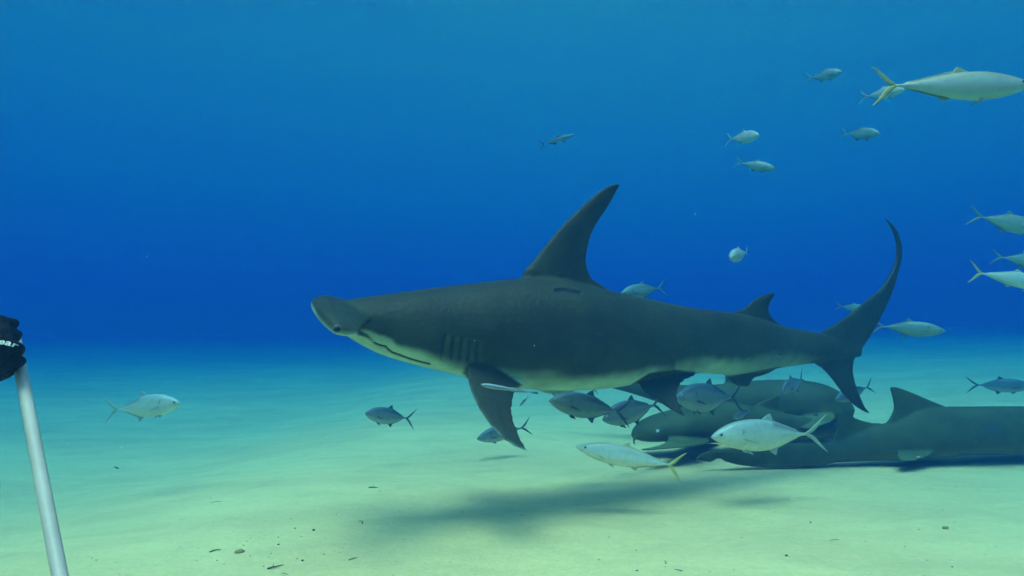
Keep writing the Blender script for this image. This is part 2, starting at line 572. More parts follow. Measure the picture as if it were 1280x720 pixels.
    # fins stay dark on the outside: pectoral, pelvic, anal, lower tail lobe
    def inside(poly):
        ins = np.zeros(len(px), bool)
        n = len(poly)
        for i in range(n):
            x1, y1 = poly[i]; x2, y2 = poly[(i + 1) % n]
            cond = ((y1 > py) != (y2 > py))
            with np.errstate(divide='ignore', invalid='ignore'):
                xi = (x2 - x1) * (py - y1) / (y2 - y1 + 1e-9) + x1
            ins ^= cond & (px < xi)
        return ins
    pecp = [(583, 455), (600, 452), (625, 462), (653, 481), (646, 486), (670, 570), (640, 570), (590, 520), (578, 468)]
    pelp = [(788, 481), (812, 466), (846, 462), (872, 466), (860, 478), (866, 528), (840, 520)]
    anp = [(905, 471), (935, 466), (975, 458), (975, 464), (935, 490), (905, 484)]
    low = [(1012, 452), (1035, 447), (1060, 440), (1080, 440), (1100, 525), (1050, 500)]
    for poly in (pecp, pelp, anp, low):
        m = inside(poly)
        col[m] = DARK * 0.95
    # light catching the pectoral's leading edge, painted pale into the skin colour
    def dist_line(pts):
        d = np.full(len(px), 1e9)
        for (x1, y1), (x2, y2) in zip(pts[:-1], pts[1:]):
            vx, vy = x2 - x1, y2 - y1
            tt = np.clip(((px - x1) * vx + (py - y1) * vy) / (vx * vx + vy * vy), 0, 1)
            d = np.minimum(d, np.hypot(px - x1 - tt * vx, py - y1 - tt * vy))
        return d
    rim = dist_line([(580, 469), (588, 490), (597, 510), (612, 532), (630, 550), (646, 560), (660, 564.5)])
    col = mix(col, PALE * 0.9, smooth(2.0, 0.4, rim))
    rim = dist_line([(386, 378), (391, 388), (398, 400), (408, 409.5), (418, 416), (428, 419), (447, 419)])
    col = mix(col, PALE, smooth(3.0, 0.6, rim))
    # jaw patch, gill bands and slits, mouth, scar
    jaw = inside([(450, 411.5), (462, 414), (490, 424), (500, 440), (520, 452), (480, 446), (466, 428)])
    col[jaw] = col[jaw] * 0.25 + PALE * 0.68
    side = np.abs(co[:, 1]) > 0.03
    pit = inside([(446, 414), (452, 413.5), (461, 419), (470, 430), (464, 426), (456, 421), (447, 419)])
    col[pit] = DARK * 0.7
    # soften the painted limits
    ed = np.empty(len(me.edges) * 2, dtype=np.int64); me.edges.foreach_get("vertices", ed); ed = ed.reshape(-1, 2)
    for _ in range(3):
        acc = col.copy(); cnt = np.ones(len(co))
        for k2 in range(3):
            acc[:, k2] += np.bincount(ed[:, 0], col[ed[:, 1], k2], len(co)) + np.bincount(ed[:, 1], col[ed[:, 0], k2], len(co))
        cnt += np.bincount(ed.ravel(), minlength=len(co))
        col = acc / cnt[:, None]
    for x0, x1 in ((556, 551), (567, 563), (577, 574), (587, 585), (596, 596)):
        g2 = dist_line([(x0 + 5, 421 + (x0 - 556) * .25), (x1 + 5, 450)])
        col = mix(col, MID * 3.0, smooth(5.0, 1.0, g2) * (0.40 - .012 * (x0 - 556) * .5) * side)
        g = dist_line([(x0, 420 + (x0 - 556) * .25), ((x0 + x1) / 2 - 1, 436 + (x0 - 556) * .2), (x1, 451)])
        col = mix(col, DARK * 0.5, smooth(1.7, 0.5, g) * 0.6 * side)
    mo = dist_line([(468, 429), (472, 431), (477, 432.5), (482, 433.5), (485, 437), (490, 441), (500, 444.5), (512, 449), (524, 452.5), (537, 455.5)])
    col = mix(col, np.array((0.012, 0.014, 0.014)), smooth(1.9, 0.8, mo) * side)
    sc = dist_line([(695, 363), (705, 362), (725, 366)])
    near = co[:, 1] < 0
    col = mix(col, np.array((0.012, 0.014, 0.014)), smooth(3.2, 1.6, sc) * near)
    blot = np.array([noise.noise(Vector((c[0] * 2.2, c[1] * 2.2, c[2] * 3.5 + 7))) + .6 * noise.noise(Vector((c[0] * 7, c[1] * 7, c[2] * 9))) for c in co])
    col = col * (1 + 0.30 * blot)[:, None]
    # mottling and small pale scratches
    for _ in range(44):
        x = rng.uniform(420, 1000); y = np.interp(x, [420, 650, 1000], [385, 400, 430]) + rng.uniform(-25, 25)
        a = rng.uniform(-.5, .5); L = rng.uniform(1.5, 9)
        g = dist_line([(x, y), (x + L * math.cos(a), y + L * math.sin(a))])
        col = mix(col, col * 1.9, smooth(1.6, .4, g) * rng.uniform(.2, .6) * near)
    # grooves for mouth and gills
    vn = np.empty(len(co) * 3); me.vertices.foreach_get("normal", vn); vn = vn.reshape(-1, 3)
    depth = smooth(2.2, 0.2, mo) * side * 0.006 + smooth(3.5, 0.5, sc) * near * 0.008
    for x0, x1 in ((556, 551), (567, 563), (577, 574), (587, 585), (596, 596)):
        g = dist_line([(x0, 420 + (x0 - 556) * .25), (x1, 451)])
        depth = depth + smooth(3.0, 0.2, g) * side * 0.005
    co2 = co - vn * depth[:, None]
    me.vertices.foreach_set("co", co2.ravel())
    set_col(me, col)
    me.update()
    me.name = "great_hammerhead"
    # eyes joined into the same skin: a ring and a dark pupil at each wing tip
    bm = bmesh.new(); bm.from_mesh(me)
    lay = bm.verts.layers.float_color["Col"]
    eye = MB()
    bv = BVHTree.FromPolygons([v.co.copy() for v in me.vertices], [tuple(p.vertices) for p in me.polygons])
    c0 = pl.Mi @ Vector((0, 0, CAMZ))
    e1 = P(421, 411, -.38)
    hit = bv.ray_cast(c0, (e1 - c0).normalized())
    e1 = hit[0] if hit[0] is not None else e1
    for c, look in ((e1, (c0 - e1).normalized()), (P(405, 374, 0.425), Vector((-.2, 1, 0)))):
        look = (look + Vector((-.1, -.5 if c.y < 0 else .5, 0))).normalized()
        eye.ball(c - look * 0.004, 0.0150, (0.10, 0.12, 0.09))
        eye.ball(c + look * 0.005, 0.0100, (0.006, 0.008, 0.010))
    em = eye.mesh("eye_tmp")
    n0 = len(bm.verts)
    bm.from_mesh(em)
    bm.to_mesh(me); bm.free()
    shade_smooth(me)
    o = link("hammerhead_shark", me, M_shark)
    o.matrix_world = pl.M
    tag(o, "huge dark grey hammerhead shark swimming left across the middle with a tall curved dorsal fin", "shark")
    return o
hammerhead()

NDARK = np.array((0.060, 0.072, 0.018)); NPALE = np.array((0.14, 0.16, 0.045))

def paint_nurse(me, pl, lim, tone=1.0, dots=()):
    co = get_co(me)
    px, py = pl.pix(co)
    wob = np.array([noise.noise(Vector((c[0] * 4, c[1] * 4, c[2] * 7))) for c in co]) * 6
    l = np.interp(px, [a for a, b in lim], [b for a, b in lim])
    col = np.tile(NDARK * tone, (len(co), 1))
    col = mix(col, NPALE * tone, smooth(-8, 12, py - l + wob) * .7)
    blot = np.array([noise.noise(Vector((c[0] * 9, c[1] * 9, c[2] * 9 + 4))) for c in co])
    col = col * (1 + 0.22 * blot)[:, None]
    for x, y, r, c, s in dots:
        d = np.hypot(px - x, (py - y) * s)
        m = smooth(r, r * .5, d) * (co[:, 1] < 0)
        col = mix(col, np.array(c), m)
    set_col(me, col)

def nurse_right():
    """the one whose tail is at the right of the picture; its head lies beyond the frame"""
    pl = Plane((868 - 640) / F * 4.12, 4.12, (1500 - 640) / F * 4.85, 4.85)
    P = pl.p
    mb = MB()
    top = [(905, 563), (925, 560), (960, 556), (1000, 553.5), (1042, 552), (1070, 541), (1095, 531), (1120, 527), (1150, 512), (1182, 508.5), (1230, 508), (1290, 508), (1360, 511), (1430, 517), (1480, 526), (1512, 539)]
    bot = [(905, 577), (930, 582.5), (967, 584), (1005, 583), (1030, 579), (1052, 577.5), (1085, 576), (1135, 575), (1165, 573), (1195, 569.5), (1230, 568), (1290, 568), (1360, 568), (1430, 567), (1480, 563), (1512, 553)]
    wid = [(905, .02), (960, .035), (1040, .06), (1100, .095), (1160, .14), (1240, .19), (1330, .23), (1430, .24), (1485, .19), (1512, .10)]
    body_loft(mb, pl, top, bot, wid, 905, 1512, n=100, k=36, flat=2.2)
    # tail
    mb.fin([P(1010, 556), P(975, 554.5), P(945, 557), P(925, 559), P(905, 561), P(885, 563.5), P(874, 568), P(868, 573.5)],
           [P(1010, 580), P(975, 584), P(950, 584), P(930, 582), P(912, 577.5), P(896, 573.5), P(888, 578.5), P(868.5, 574.5)],
           0.055, N_W, n=26, tip_thick=.018, te=TE)
    # second and first dorsal
    mb.fin([P(1120, 545), P(1104, 530), P(1092, 528.5), P(1077, 525), P(1062, 519.5), P(1050, 516), P(1045, 516)],
           [P(1035, 560), P(1040, 552), P(1043, 545), P(1046, 537), P(1045, 528), P(1043.5, 521), P(1044, 517)],
           .05, N_W, n=16, tip_thick=.015, te=TE)
    mb.fin([P(1215, 530), P(1182, 508.5), P(1165, 501), P(1145, 492.5), P(1125, 484.5), P(1116, 482.5), P(1112.5, 484)],
           [P(1105, 545), P(1108, 531), P(1113, 522), P(1117.5, 512), P(1116, 500), P(1113.5, 491), P(1112, 485)],
           .07, N_W, n=18, tip_thick=.018, te=TE)
    # anal and pelvic fins near the sand
    mb.fin([P(1060, 570), P(1042, 579), P(1020, 583), P(1004, 584)], [P(1010, 572), P(1006, 578), P(1003, 582), P(1001, 583.5)], .03, N_W, n=8, tip_thick=.012, te=TE)
    for sg in (-1, 1):
        A = [P(1175, 556, sg * .08), P(1165, 568, sg * .15), P(1150, 574.5, sg * .20), P(1138, 576.5, sg * .22)]
        B = [P(1125, 560, sg * .06), P(1122, 567, sg * .12), P(1118, 572, sg * .18), P(1120, 575.5, sg * .22)]
        mb.fin(A, B, .03, Vector((0, .5, 1)).normalized(), n=10, tip_thick=.012, te=TE)
        A = [P(1440, 556, sg * .16), P(1420, 568, sg * .34), P(1385, 572, sg * .50), P(1355, 573, sg * .56)]
        B = [P(1375, 560, sg * .14), P(1360, 568, sg * .30), P(1345, 571, sg * .44), P(1350, 572.5, sg * .56)]
        mb.fin(A, B, .045, Vector((0, .4, 1)).normalized(), n=14, tip_thick=.015, te=TE)
    me = voxel(mb.mesh("tmp"), .0085, 5)
    paint_nurse(me, pl, [(868, 578), (1000, 580), (1100, 570), (1250, 562), (1520, 552)], 1.0,
                [(1240, 537, 9, (.05, .07, .09), 1.6), (1148, 571, 3, (.4, .4, .33), 2.6)])
    me.name = "nurse_shark"
    o = link("nurse_shark", me, M_nurse); o.matrix_world = pl.M
    tag(o, "long olive shark low over the sand, cut by the right edge, its tail pointing left", "shark", "nurse sharks near the sand")
nurse_right()

def nurse_left():
    """resting behind the school, its blunt head at the left"""
    pl = Plane((791 - 640) / F * 4.70, 4.70, (1100 - 640) / F * 5.05, 5.05)
    P = pl.p
    mb = MB()
    top = [(791.5, 542), (795, 536), (805, 526), (820, 519), (837, 514), (860, 508), (885, 503), (910, 502), (940, 507), (970, 514), (1010, 522), (1050, 530), (1090, 538)]
    bot = [(791.5, 547), (797, 550), (808, 551.5), (825, 551), (845, 550), (870, 551), (900, 553), (940, 553), (970, 551), (1010, 549), (1050, 547), (1090, 545)]
    wid = [(791.5, .05), (797, .11), (808, .16), (830, .19), (870, .20), (920, .18), (970, .14), (1020, .09), (1060, .05), (1090, .02)]
    body_loft(mb, pl, top, bot, wid, 791.5, 1090, n=80, k=34, flat=2.3)
    for sg in (-1, 1):
        A = [P(838, 545, sg * .14), P(828, 555, sg * .26), P(812, 560, sg * .40), P(800, 562, sg * .50)] if sg < 0 else [P(838, 545, .14), P(845, 549, .26), P(858, 552, .40), P(872, 554, .5)]
        B = [P(882, 548, sg * .12), P(886, 553, sg * .26), P(862, 558, sg * .42), P(806, 563, sg * .52)] if sg < 0 else [P(880, 548, .12), P(892, 550, .26), P(900, 552, .4), P(878, 555, .52)]
        mb.fin(A, B, .04, Vector((0, .35, 1)).normalized(), n=16, tip_thick=.014, te=TE)
    mb.fin([P(925, 520), P(945, 505), P(960, 498), P(972, 493)], [P(985, 526), P(978, 514), P(974, 504), P(975, 495)], .05, N_W, n=12, tip_thick=.015, te=TE)
    # barbels
    for w in (-.05, .05):
        a = P(793, 546, w); mb.tube([a, a + Vector((-.01, -.01, -.03)), a + Vector((-.005, -.015, -.06))], [.011, .009, .007])
    me = voxel(mb.mesh("tmp"), .009, 4)
    paint_nurse(me, pl, [(790, 549), (900, 548), (1100, 545)], 1.08, [(822, 538.5, 2.2, (.65, .68, .62), 1.0), (832, 537, 2.0, (.03, .03, .03), 1.4)])
    me.name = "nurse_shark"
    o = link("nurse_shark", me, M_nurse); o.matrix_world = pl.M
    tag(o, "blunt headed shark resting on the sand, facing left with a pale dot for an eye", "shark", "nurse sharks near the sand")
nurse_left()

def nurse_far():
    """bulky one behind the hammerhead's tail, facing right"""
    pl = Plane((760 - 640) / F * 5.6, 5.6, (1068 - 640) / F * 5.15, 5.15)
    P = pl.p
    mb = MB()
    top = [(700, 470), (740, 470), (790, 474), (850, 481), (905, 480), (940, 476), (970, 474.5), (1005, 475.5), (1030, 480), (1046, 487), (1060, 498), (1066, 509)]
    bot = [(700, 474), (740, 480), (790, 492), (850, 512), (905, 526), (940, 530), (970, 531), (996, 531), (1026, 531), (1046, 528), (1060, 522), (1066, 514)]
    wid = [(700, .015), (740, .03), (790, .07), (850, .13), (910, .19), (960, .24), (1010, .25), (1040, .21), (1060, .13), (1066, .06)]
    body_loft(mb, pl, top, bot, wid, 700, 1066, n=90, k=36, flat=2.2)
    mb.fin([P(955, 490), P(938, 474), P(925, 465), P(912, 461)], [P(900, 492), P(905, 480), P(906, 470), P(908, 462)], .06, N_W, n=12, tip_thick=.016, te=TE)
    mb.fin([P(850, 490), P(838, 479), P(828, 474), P(820, 472)], [P(812, 490), P(815, 480), P(815, 475), P(817, 473)], .04, N_W, n=10, tip_thick=.014, te=TE)
    for sg in (-1, 1):
        A = [P(1040, 516, sg * .18), P(1046, 520, sg * .32), P(1040, 527, sg * .46), P(1020, 534, sg * .56)]
        B = [P(990, 520, sg * .16), P(988, 527, sg * .30), P(992, 534, sg * .46), P(1008, 537, sg * .56)]
        mb.fin(A, B, .045, Vector((0, .5, 1)).normalized(), n=14, tip_thick=.015, te=TE)
    for w in (-.06, .06):
        a = P(1062, 518, w); mb.tube([a, a + Vector((.03, -.01, -.03)), a + Vector((.04, -.015, -.07))], [.011, .009, .007])
    me = voxel(mb.mesh("tmp"), .0105, 4)
    paint_nurse(me, pl, [(700, 478), (850, 500), (950, 512), (1066, 508)], 1.0, [(1020, 518.5, 4, (.015, .02, .02), 1.6)])
    me.name = "nurse_shark"
    o = link("nurse_shark", me, M_nurse); o.matrix_world = pl.M
    tag(o, "bulky bluish olive shark behind the hammerhead's tail base, facing right above the sand", "shark", "nurse sharks near the sand")
nurse_far()

# ------------------------------------------------------------------ fish
def fish_mesh(name, top, bot, wid, fins, cols, bend=0.0, eye=(0.09, 0.015, 0.020), fork=.5, patterns=None):
    """nose at x=0, tail tips at x=-1, unit length; top / bot / wid lists of (x from nose, value)"""
    mb = MB()
    tp = smooth_curve(top, 120); bt = smooth_curve(bot, 120); wd = smooth_curve(wid, 120)
    back, side, belly, fincol, tailcol = cols
    x1 = top[-1][0]
    def body_col(p):
        x = -p.x
        t = interp(tp, x); b = interp(bt, x)
        v = (p.z - b) / max(t - b, 1e-4)
        n = noise.noise(Vector((x * 12, p.z * 12, 0))) * 0.05
        v += n
        a = smooth1(.62, .86, v); c = smooth1(.42, .12, v)
        r = Vector(side).lerp(Vector(back), a).lerp(Vector(belly), c)
        if patterns: r = patterns(x, v, r, p)
        # gill cover edge
        g = abs(x - (0.215 + 0.03 * math.cos((v - .45) * 3.0)))
        if .15 < v < .8: r = r * (1 - .22 * smooth1(.008, .001, g))
        return tuple(r)
    n, k = 46, 22
    rings = []
    for i in range(n):
        t = i / (n - 1)
        x = x1 * (t ** 1.25)
        a = interp(tp, x); b = interp(bt, x); w = interp(wd, x)
        c = (a + b) / 2; h = max((a - b) / 2, .002)
        rings.append([Vector((-x, w * math.copysign(abs(math.cos(2 * math.pi * j / k)) ** .9, math.cos(2 * math.pi * j / k)), c + h * math.sin(2 * math.pi * j / k))) for j in range(k)])
    mb.rings(rings, body_col)
    for f in fins:
        kind, A, B, th = f[:4]
        cc = f[4] if len(f) > 4 else (tailcol if kind == 'tail' else fincol)
        if kind in ('tail', 'mid'):
            mb.fin([Vector((-x, 0, z)) for x, z in A], [Vector((-x, 0, z)) for x, z in B], th, N_W, n=12, col=cc, tip_thick=th * .35)
        else:
            for sg in (-1, 1):
                mb.fin([Vector((-x, sg * y, z)) for x, y, z in A], [Vector((-x, sg * y, z)) for x, y, z in B], th,
                       Vector((0.2, sg * 1.0, .2)).normalized(), n=9, col=cc, tip_thick=th * .4)
    ex, ez, er = eye
    w = interp(wd, ex)
    for sg in (-1, 1):
        mb.ball((-ex, sg * w * .86, ez), er, (0.35, 0.36, 0.27), (1, .5, 1), n=7)
        mb.ball((-ex, sg * (w * .86 + er * .28), ez), er * .62, (0.01, 0.01, 0.012), (1, .6, 1), n=6)
    if bend:
        mb.v = [(x, y + bend * (x * x) * (1 if x < 0 else 0) + bend * .25 * math.sin(-x * 5), z) for x, y, z in mb.v]
    return mb.mesh(name)

JACK_TOP = [(0, .0), (.02, .022), (.06, .052), (.13, .088), (.22, .116), (.34, .128), (.46, .120), (.58, .086), (.68, .046), (.76, .017), (.81, .012)]
JACK_BOT = [(0, -.006), (.02, -.022), (.06, -.046), (.13, -.078), (.22, -.104), (.34, -.122), (.46, -.118), (.58, -.086), (.68, -.046), (.76, -.017), (.81, -.012)]
JACK_WID = [(0, .004), (.02, .016), (.06, .032), (.13, .050), (.25, .064), (.38, .064), (.52, .050), (.64, .030), (.76, .012), (.81, .008)]
JACK_FINS = [
    ('tail', [(.79, .004), (.84, .030), (.90, .078), (.96, .125), (1.0, .155)], [(.81, -.004), (.855, .004), (.895, .030), (.945, .085), (1.0, .150)], .012),
    ('tail', [(.79, -.004), (.84, -.030), (.90, -.078), (.96, -.125), (1.0, -.155)], [(.81, .004), (.855, -.004), (.895, -.030), (.945, -.085), (1.0, -.150)], .012),
    ('mid', [(.40, .10), (.44, .14), (.49, .170)], [(.55, .08), (.52, .118), (.505, .162)], .012),
    ('mid', [(.50, .09), (.505, .108), (.52, .115)], [(.75, .012), (.74, .024), (.72, .040)], .008),
    ('mid', [(.46, -.10), (.49, -.13), (.535, -.160)], [(.58, -.075), (.56, -.105), (.545, -.155)], .012),
    ('mid', [(.53, -.09), (.54, -.10), (.55, -.11)], [(.75, -.012), (.74, -.024), (.72, -.040)], .008),
    ('pec', [(.215, .056, -.005), (.27, .072, -.022), (.34, .082, -.050)], [(.235, .058, -.030), (.28, .070, -.040), (.345, .082, -.054)], .006),
    ('pec', [(.25, .018, -.100), (.28, .03, -.128), (.31, .035, -.142)], [(.29, .018, -.105), (.31, .03, -.125), (.32, .035, -.140)], .007)]
SILVER = ((0.136, 0.215, 0.167), (0.244, 0.351, 0.26), (0.344, 0.464, 0.313), (0.163, 0.249, 0.177), (0.181, 0.26, 0.146))
GREY = ((0.072, 0.102, 0.108), (0.18, 0.216, 0.192), (0.408, 0.456, 0.336), (0.06, 0.072, 0.072), (0.06, 0.072, 0.072))
PALE_C = ((0.353, 0.405, 0.326), (0.548, 0.587, 0.43), (0.717, 0.743, 0.522), (0.365, 0.418, 0.326), (0.365, 0.405, 0.261))

def jack_pattern(x, v, r, p):
    # a dark line along the back into the lower tail, an ear spot, a faint lateral line
    if x > .5 and v > .85: r = r * .55
    d = math.hypot(x - .225, (v - .68) * .2)
    r = r * (1 - .7 * smooth1(.018, .006, d))
    ll = .62 if x < .35 else max(.62 - (x - .35) * .5, .5)
    if .24 < x < .8: r = r * (1 - .16 * smooth1(.045, .0, abs(v - ll)))
    return r

def runner_pattern(x, v, r, p):
    s = smooth1(.10, .03, abs(v - .60)) * smooth1(.03, .1, x)
    r = r.lerp(Vector((r.x * .7, r.y * .95, r.z * 1.25)), s * .8)
    s = smooth1(.06, .02, abs(v - .74)) * smooth1(.05, .15, x)
    return r.lerp(Vector((r.x * 1.15, r.y * 1.08, r.z * .9)), s * .6)

RUN_TOP = [(0, 0), (.03, .016), (.08, .036), (.16, .062), (.28, .084), (.40, .086), (.52, .072), (.64, .048), (.74, .024), (.82, .011), (.86, .010)]
RUN_BOT = [(0, -.004), (.03, -.018), (.08, -.040), (.16, -.066), (.28, -.088), (.40, -.092), (.52, -.080), (.64, -.052), (.74, -.026), (.82, -.012), (.86, -.010)]
RUN_WID = [(0, .003), (.03, .014), (.08, .028), (.16, .042), (.28, .054), (.40, .055), (.54, .044), (.68, .026), (.80, .010), (.86, .007)]
RUN_FINS = [
    ('tail', [(.84, .004), (.88, .034), (.93, .080), (.97, .112), (1.0, .130)], [(.86, -.003), (.895, .006), (.925, .036), (.955, .076), (1.0, .126)], .010),
    ('tail', [(.84, -.004), (.88, -.034), (.93, -.080), (.97, -.112), (1.0, -.130)], [(.86, .003), (.895, -.006), (.925, -.036), (.955, -.076), (1.0, -.126)], .010),
    ('mid', [(.38, .075), (.42, .100), (.46, .118)], [(.52, .062), (.49, .090), (.475, .112)], .009),
    ('mid', [(.47, .06), (.48, .085), (.50, .090)], [(.80, .010), (.79, .020), (.77, .026)], .006),
    ('mid', [(.50, -.07), (.53, -.092), (.56, -.105)], [(.61, -.05), (.59, -.076), (.575, -.10)], .009),
    ('mid', [(.56, -.06), (.57, -.075), (.58, -.08)], [(.80, -.010), (.79, -.020), (.77, -.026)], .006),
    ('pec', [(.20, .046, -.02), (.235, .058, -.036), (.27, .066, -.058)], [(.22, .048, -.038), (.245, .058, -.050), (.275, .066, -.060)], .006),
    ('pec', [(.30, .014, -.078), (.33, .022, -.100), (.36, .026, -.112)], [(.34, .014, -.082), (.355, .022, -.098), (.37, .026, -.110)], .006)]
RUNC = ((0.274, 0.288, 0.187), (0.389, 0.432, 0.331), (0.475, 0.518, 0.346), (0.346, 0.346, 0.158), (0.346, 0.317, 0.086))
RUNC_PALE = ((0.468, 0.494, 0.364), (0.65, 0.689, 0.52), (0.806, 0.806, 0.598), (0.546, 0.52, 0.26), (0.546, 0.468, 0.117))

DEEP_TOP = [(x, z * 1.28) for x, z in JACK_TOP]
DEEP_BOT = [(x, z * 1.30) for x, z in JACK_BOT]

def deep(fins):
    return [(f[0], [(q[0],) + tuple(q[1:-1]) + (q[-1] * (1.22 if f[0] != 'tail' else 1),) for q in f[1]],
             [(q[0],) + tuple(q[1:-1]) + (q[-1] * (1.22 if f[0] != 'tail' else 1),) for q in f[2]], f[3]) for f in fins]

MESHES = {
    'jack': lambda b: fish_mesh("jack_fish", JACK_TOP, JACK_BOT, JACK_WID, JACK_FINS, SILVER, b, (.062, .018, .017), patterns=jack_pattern),
    'grey': lambda b: fish_mesh("jack_fish", JACK_TOP, JACK_BOT, JACK_WID, JACK_FINS, GREY, b, (.062, .018, .017), patterns=jack_pattern),
    'pale': lambda b: fish_mesh("jack_fish", JACK_TOP, JACK_BOT, JACK_WID, JACK_FINS, PALE_C, b, (.062, .018, .017), patterns=jack_pattern),
    'deep': lambda b: fish_mesh("jack_fish", DEEP_TOP, DEEP_BOT, JACK_WID, deep(JACK_FINS), PALE_C, b, (.062, .02, .019), patterns=jack_pattern),
    'run': lambda b: fish_mesh("rainbow_runner", RUN_TOP, RUN_BOT, RUN_WID, RUN_FINS, RUNC, b, (.085, .012, .013), patterns=runner_pattern),
    'runp': lambda b: fish_mesh("rainbow_runner", RUN_TOP, RUN_BOT, RUN_WID, RUN_FINS, RUNC_PALE, b, (.085, .012, .013), patterns=runner_pattern),
    'slim': lambda b: fish_mesh("small_fish", [(x, z * .8) for x, z in RUN_TOP], [(x, z * .8) for x, z in RUN_BOT], RUN_WID, RUN_FINS, GREY, b, (.08, .01, .013)),
}

def remora_mesh():
    top = [(0, .012), (.03, .024), (.10, .036), (.20, .040), (.35, .034), (.55, .022), (.75, .011), (.9, .006)]
    bot = [(0, .006), (.03, -.018), (.10, -.034), (.20, -.040), (.35, -.036), (.55, -.022), (.75, -.011), (.9, -.006)]
    wid = [(0, .006), (.03, .024), (.10, .038), (.20, .038), (.35, .030), (.55, .018), (.75, .008), (.9, .004)]
    fins = [('mid', [(.84, .004), (.90, .012), (1.0, .018)], [(.84, -.004), (.90, -.012), (1.0, -.016)], .008, (.09, .11, .11)),
            ('mid', [(.45, .018), (.55, .036), (.62, .034)], [(.84, .004), (.83, .012), (.80, .014)], .006),
            ('mid', [(.45, -.018), (.55, -.036), (.62, -.034)], [(.84, -.004), (.83, -.012), (.80, -.014)], .006),
            ('pec', [(.20, .03, .0), (.26, .045, -.01), (.33, .05, -.02)], [(.22, .03, -.02), (.27, .045, -.026), (.33, .05, -.024)], .006)]
    def pat(x, v, r, p):
        s = smooth1(.13, .05, abs(v - .5)) * smooth1(.01, .05, x)
        r = r.lerp(Vector((.08, .10, .11)), s * .8)
        e = smooth1(.10, .02, abs(v - .70)) + smooth1(.10, .02, abs(v - .30))
        return r.lerp(Vector((.62, .66, .60)), min(e, 1) * .7)
    return fish_mesh("remora", top, bot, wid, fins, ((.30, .35, .34), (.16, .19, .2), (.42, .46, .42), (.2, .23, .22), (.1, .12, .12)), 0.02, (.07, .006, .011), patterns=pat)

CACHE = {}
def fish(name, kind, nose, tail, Yn, Yt, label, cat="fish", group=None, bend=0.0, roll=0.0, squash=1.0, deepen=1.0):
    key = (kind, bend)
    if key not in CACHE:
        CACHE[key] = remora_mesh() if kind == 'remora' else MESHES[kind](bend)
        CACHE[key].materials.append(M_fish)
    me = CACHE[key]
    o = bpy.data.objects.new(name, me)
    COL.objects.link(o)
    a = at(nose[0], nose[1], Yn); b = at(tail[0], tail[1], Yt)
    X = (a - b); L = X.length; X.normalize()
    Z = Vector((0, 0, 1)); Yv = Z.cross(X).normalized(); Z = X.cross(Yv).normalized()
    R = Matrix((X, Yv, Z)).transposed().to_4x4() @ Matrix.Rotation(math.radians(roll), 4, 'X')
    o.matrix_world = Matrix.Translation(a) @ R @ Matrix.Diagonal((L, L * squash, L * deepen, 1))
    tag(o, label, cat, group)
    return o

GJ = "silver fish swimming around the sharks"
# the school in mid water at the right
fish("rainbow_runner", 'run', (1293, 106), (1092, 106), 2.55, 2.60, "long silvery fish with a yellow forked tail at the top right corner", group=GJ, bend=0.03, deepen=1.06)
fish("jack_fish", 'pale', (1131, 112), (1074, 122), 4.2, 4.5, "small pale fish half hidden behind the tail of the long silvery one", group=GJ)
fish("jack_fish", 'jack', (1053, 90), (1006, 99), 5.2, 5.5, "small dim fish tilting slightly upward, highest of the small fish near the top right", group=GJ, deepen=1.1)
fish("jack_fish", 'pale', (949, 169), (904, 174), 4.6, 4.9, "small bright fish above a dimmer nose-down one in open blue water", group=GJ, bend=0.12, deepen=1.1)
fish("jack_fish", 'jack', (970, 212), (918, 202), 5.2, 5.4, "dim grey-green fish pointing its nose slightly downward in open water", group=GJ)
fish("jack_fish", 'jack', (1100, 167), (1048, 167), 5.0, 5.3, "blunt small fish level in the water, below the tail of the long silvery one", group=GJ, bend=0.1, deepen=1.1)
fish("small_fish", 'slim', (719, 168), (674, 182), 6.8, 7.0, "faint slender fish climbing alone in blue water above the big dorsal fin", group=GJ)
fish("jack_fish", 'jack', (1306, 288), (1210, 268), 3.9, 4.0, "deep bodied fish with a bright tail base, cut by the right edge halfway up", group=GJ, deepen=1.05)
fish("jack_fish", 'jack', (1320, 330), (1238, 320), 4.4, 4.5, "fish at the right edge between the other two there, only its rear in view", group=GJ)
fish("rainbow_runner", 'runp', (1322, 358), (1211, 339), 3.9, 3.9, "narrow fish with a yellowish forked tail, lowest of three at the right edge", group=GJ)
fish("jack_fish", 'deep', (913, 322), (941, 314), 3.95, 4.30, "round looking fish seen almost head-on, alone right of the big dorsal fin", group=GJ, bend=-0.1, deepen=.62)
fish("jack_fish", 'jack', (776, 367), (832, 359), 5.0, 5.2, "pale fish with yellowish tail showing just over the hammerhead's back", group=GJ, bend=0.02)
fish("jack_fish", 'jack', (1088, 387), (1044, 382), 6.0, 6.2, "faint little fish half hidden behind the tall tail fin", group=GJ)
fish("jack_fish", 'jack', (1182, 414), (1088, 407), 4.5, 4.7, "dim greenish fish swimming right, just past the hammerhead's tall tail fin", group=GJ, bend=.05, deepen=.95)
fish("jack_fish", 'grey', (1292, 483), (1208, 481), 6.0, 6.2, "hazy grey fish over far sand at the right edge above the olive shark", group=GJ, bend=.05)
